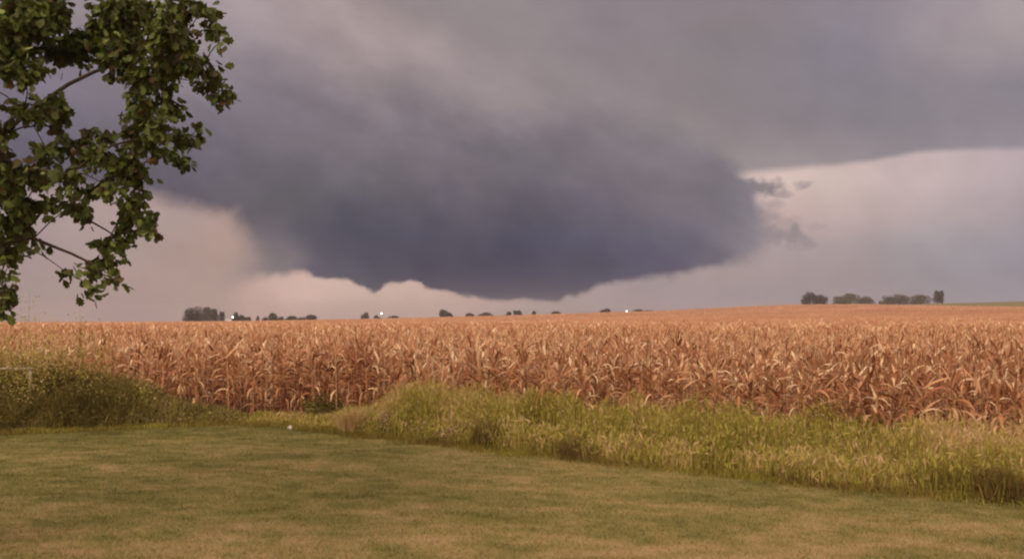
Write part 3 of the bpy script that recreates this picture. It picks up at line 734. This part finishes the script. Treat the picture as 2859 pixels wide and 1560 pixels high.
# triangles about mid vertex chain: right half 0..8, left half 9..15
Rr_ = [0, 1, 2, 3, 4, 5, 6, 7, 8]; Ll = [0, 9, 10, 11, 12, 13, 14, 15, 8]
tri = [(0, Rr_[i], Rr_[i + 1]) for i in range(1, 8)] + [(0, Ll[i + 1], Ll[i]) for i in range(1, 8)]
T = (np.arange(nL)[:, None, None] * 16 + np.array(tri)[None]).reshape(-1, 3)
link('crown', mesh_np('crown', LV, T, np.repeat(LC, 16)), M['leaf'], root)
link('twigs', tw.mesh('twigs'), M['bark'], root)
print('leaves', nL)

# ------------------------------------------------------------------ far trees and hedges on the horizon
def far_tree(name, x0, x1, top, D, label, cat='tree', tint=.4, shape='round', base=None, group=None, seed=0, dens=1.0):
    """x0,x1,top measured on the 2859-wide photograph; D metres away"""
    r = np.random.default_rng(900 + seed)
    k_ = D / 2476
    cx_ = ((x0 + x1) / 2 - 1430) * k_; w_ = (x1 - x0) * k_; gz = float(ground(cx_, D)); zt = EYE + (888 - top) * k_; h_ = zt - gz
    e = bpy.data.objects.new(name, None); sc.collection.objects.link(e); e.location = (cx_, D, gz)
    tag(e, label, cat, group)
    cb = .03 * h_ if shape != 'bush' else 0.02 * h_
    mb = MB(); mb.tube([[0, 0, -.2], [0, 0, h_ * .25], [.05 * w_, 0, h_ * .7]], [.05 * min(w_, h_), .04 * min(w_, h_), .015 * min(w_, h_)], 6, .4)
    for i in range(4):
        a_ = i * 1.57 + r.random(); mb.tube([[0, 0, h_ * .25], [math.cos(a_) * w_ * .15, math.sin(a_) * w_ * .15, h_ * .45], [math.cos(a_) * w_ * .3, math.sin(a_) * w_ * .3, h_ * .62]], [.02 * h_, .015 * h_, .006 * h_], 4, .4)
    link('trunk', mb.mesh('trunk'), M['bark'], e)
    n = int(2200 * dens)
    ncl = 18; cl = []
    for i in range(ncl):
        a_ = r.random() * 6.28; q = math.sqrt(r.random()) * .8; v = r.random() ** 1.15
        lim = {'round': math.sqrt(max(.05, 1 - (2 * v - 1) ** 2)), 'dome': math.sqrt(max(.08, 1 - v * v)), 'bush': math.sqrt(max(.08, 1 - v * v)), 'box': 1.0, 'column': .85}[shape]
        cl.append((math.cos(a_) * q * w_ / 2 * lim, math.sin(a_) * q * w_ / 2 * lim, cb + (h_ - cb) * (.12 + .74 * v)))
    cl = np.array(cl); ci = r.integers(0, ncl, n)
    d = r.normal(0, 1, (n, 3)); d /= np.linalg.norm(d, axis=1)[:, None]
    rad = np.array([w_ * .27, w_ * .27, (h_ - cb) * .24]) * (r.random(n)[:, None] ** .33)
    P = cl[ci] + d * rad
    P[:, 0] = np.clip(P[:, 0], -w_ / 2, w_ / 2); P[:, 2] = np.clip(P[:, 2], .05, h_)
    sz_ = np.clip(min(w_, h_) * .16, .15, .7) * (.6 + .7 * r.random(n))
    V, Q, C = leafquads(P, sz_, np.clip(tint + r.normal(0, .1, n) + (r.random(ncl)[ci] - .5) * .3, 0, 1), 700 + seed)
    link('crown', mesh_np('crown', V, Q, C), M['far_leaf'], e)
FT = [
 (510,548,860,450,'dark dense tree at the left end of the large grove on the left horizon','round',.10),
 (532,575,857,456,'second tree from the left of the large left horizon grove, among its tallest','round',.35),
 (556,598,858,450,'grey-green round tree in the middle right of the large left horizon grove','round',.50),
 (582,612,863,455,'lower tree closing the right end of the large left horizon grove','round',.30),
 (614,629,870,450,'small narrow tree standing just right of the large left grove, left of the white shed','column',.15),
 (647,668,873,460,'dark tree immediately right of the leftmost yard light','dome',.1),
 (662,688,880,460,'shrub in the sloping row right of the leftmost yard light','bush',.1),
 (684,704,885,460,'lowest shrub at the end of the sloping row right of the leftmost yard light','bush',.12),
 (713,724,881,462,'tiny round lone tree between two dark hedges on the left horizon','round',.12),
 (731,756,886,470,'low shrub against the left foot of the dome-shaped tree','bush',.12),
 (747,779,873,465,'dome-shaped brown-grey tree standing above its low hedge on the left horizon','dome',.22),
 (774,796,885,470,'low shrub against the right foot of the dome-shaped tree','bush',.12),
 (798,832,883,470,'long low shrub right of the dome-shaped tree, first of three','bush',.12),
 (826,860,885,470,'middle shrub of the three right of the dome-shaped tree','bush',.15),
 (852,888,879,470,'taller bumpy shrub ending the row right of the dome-shaped tree','bush',.15),
 (1008,1034,873,480,'small dark tree left of the middle yard light','dome',.2),
 (1041,1065,881,480,'low shrub directly under the middle yard light','bush',.15),
 (1080,1118,881,480,'wide low shrub right of the middle yard light','bush',.12),
 (1222,1254,865,480,'rounded grey-green tree alone near the middle of the horizon','round',.45),
 (1246,1265,872,478,'smaller dark shrub touching the right side of the lone rounded tree','bush',.1),
 (1298,1328,874,500,'faint low shrub right of the lone rounded tree','bush',.3),
 (1335,1378,873,490,'long dark low hedge right of the lone rounded tree','bush',.12),
 (1410,1431,871,490,'small reddish brown shrub left of a pair near the horizon centre','bush',.1),
 (1434,1458,867,490,'squarish dark shrub under the lowest part of the storm cloud','box',.15),
 (1484,1499,868,490,'tiny dark round shrub alone right of the squarish one','round',.12),
 (1538,1570,869,500,'faint low shrub under the right part of the storm base','bush',.3),
 (1672,1710,862,500,'dark low wide tree clump left of the rightmost yard light','bush',.12),
 (1762,1800,864,500,'low dark hedge just right of the rightmost yard light','bush',.12),
 (1794,1830,865,500,'thin far end of the hedge right of the rightmost yard light','bush',.2),
 (2241,2280,809,500,'dark tall ragged tree at the left end of the right horizon grove','dome',.05),
 (2272,2313,823,500,'dark lower tree leaning on the tall ragged tree at right horizon','bush',.2),
 (2320,2362,828,520,'low green tree starting the middle clump of the right horizon','bush',.7),
 (2345,2405,820,520,'green rounded tree at the top of the middle clump on the right horizon','bush',.8),
 (2392,2438,828,520,'grey-green low tree at the right end of the middle clump','bush',.5),
 (2456,2500,824,530,'low dark green tree left end of the third clump on the right horizon','bush',.5),
 (2484,2545,820,530,'wide greenish-brown tree, broadest of the third clump on the right horizon','dome',.6),
 (2540,2602,822,530,'pale grey-brown tree beside the two bare columns on the right horizon','dome',.45),
 (2606,2622,812,530,'narrow upright grey tree, left of the pair at the end of the right grove','column',.25),
 (2618,2636,811,530,'narrow upright dark tree, last on the right of the right grove','column',.1),
]
for i, (a, b, tp, D, lab, shp, ti) in enumerate(FT):
    far_tree('shrub' if shp == 'bush' and tp > 850 else 'tree', a, b, tp, D, lab, 'shrub' if shp == 'bush' and tp > 850 else 'tree', ti, shp, seed=i, group='trees and shrubs along the horizon')

# yard lights: pole, arm and lit lamp
em = bpy.data.materials.new('lit_lamp'); em.use_nodes = True
b = em.node_tree.nodes['Principled BSDF']; b.inputs['Emission Color'].default_value = (1, .95, .9, 1); b.inputs['Emission Strength'].default_value = 9
def yard_light(xs_, ys_, D, label):
    k_ = D / 2476; x_ = (xs_ - 1430) * k_; gz = float(ground(x_, D)); zl = EYE + (888 - ys_) * k_ - gz
    e = bpy.data.objects.new('yard_light', None); sc.collection.objects.link(e); e.location = (x_, D, gz)
    tag(e, label, 'lamp', 'lit yard lights on the horizon')
    mb = MB(); mb.tube([[0.5, 0, -.3], [.5, 0, zl * .6], [.5, 0, zl + .4]], [.1, .09, .08], 8); mb.tube([[.5, 0, zl + .35], [.2, 0, zl + .5], [0, 0, zl + .42]], [.04, .04, .04], 6)
    link('pole', mb.mesh('pole'), M['pole'], e)
    mb = MB(); r_ = .32; mb.tube([[0, 0, zl - r_], [0, 0, zl - r_ * .75], [0, 0, zl], [0, 0, zl + r_ * .6], [0, 0, zl + r_]], [.05, r_ * .7, r_, r_ * .75, .05], 12)
    link('lamp', mb.mesh('lamp', True), em, e)
yard_light(650.5, 885.5, 445, 'leftmost bright white yard light beside the large left grove')
yard_light(1066, 875, 470, 'middle white yard light above low shrubs on the horizon')
yard_light(1750, 869, 480, 'rightmost bright white yard light left of the dark hedge')

# small white shed by the first light
k_ = 445 / 2476; x_ = (638 - 1430) * k_; gz = float(ground(x_, 445))
e = bpy.data.objects.new('shed', None); sc.collection.objects.link(e); e.location = (x_, 445, gz)
tag(e, 'low white shed whose roof just shows between the left grove and the yard light', 'shed')
mb = MB(); mb.box(-1.5, 1.5, -1.2, 1.2, 0, 1.7); link('wall', mb.mesh('wall'), M['white'], e)
mb = MB(); zt = EYE + (888 - 891.5) * k_ - gz
mb.add([(-1.65, -1.35, 1.702), (1.65, -1.35, 1.702), (1.65, 1.35, 1.702), (-1.65, 1.35, 1.702), (-1.65, 0, zt), (1.65, 0, zt)], Q=[(0, 1, 5, 4), (2, 3, 4, 5), (0, 3, 2, 1)], T=[(0, 4, 3), (1, 2, 5)])
link('roof', mb.mesh('roof'), M['roof'], e)
mb = MB(); mb.box(-.4, .4, -1.24, -1.203, .02, 1.5); link('door', mb.mesh('door'), M['pole'], e)

# ------------------------------------------------------------------ air
HAZE = True
if HAZE:
    mb = MB(); mb.box(-1520, 1520, -310, 1520, -25, 24)
    hz = bpy.data.materials.new('haze_air'); hz.use_nodes = True; t_ = hz.node_tree; t_.nodes.clear()
    o_ = t_.nodes.new('ShaderNodeOutputMaterial'); v_ = t_.nodes.new('ShaderNodeVolumePrincipled')
    v_.inputs['Color'].default_value = (.86, .78, .80, 1); v_.inputs['Density'].default_value = .0004
    v_.inputs['Anisotropy'].default_value = 0.0
    t_.links.new(v_.outputs[0], o_.inputs['Volume'])
    h_ = link('haze', mb.mesh('haze'), hz); tag(h_, kind='stuff')
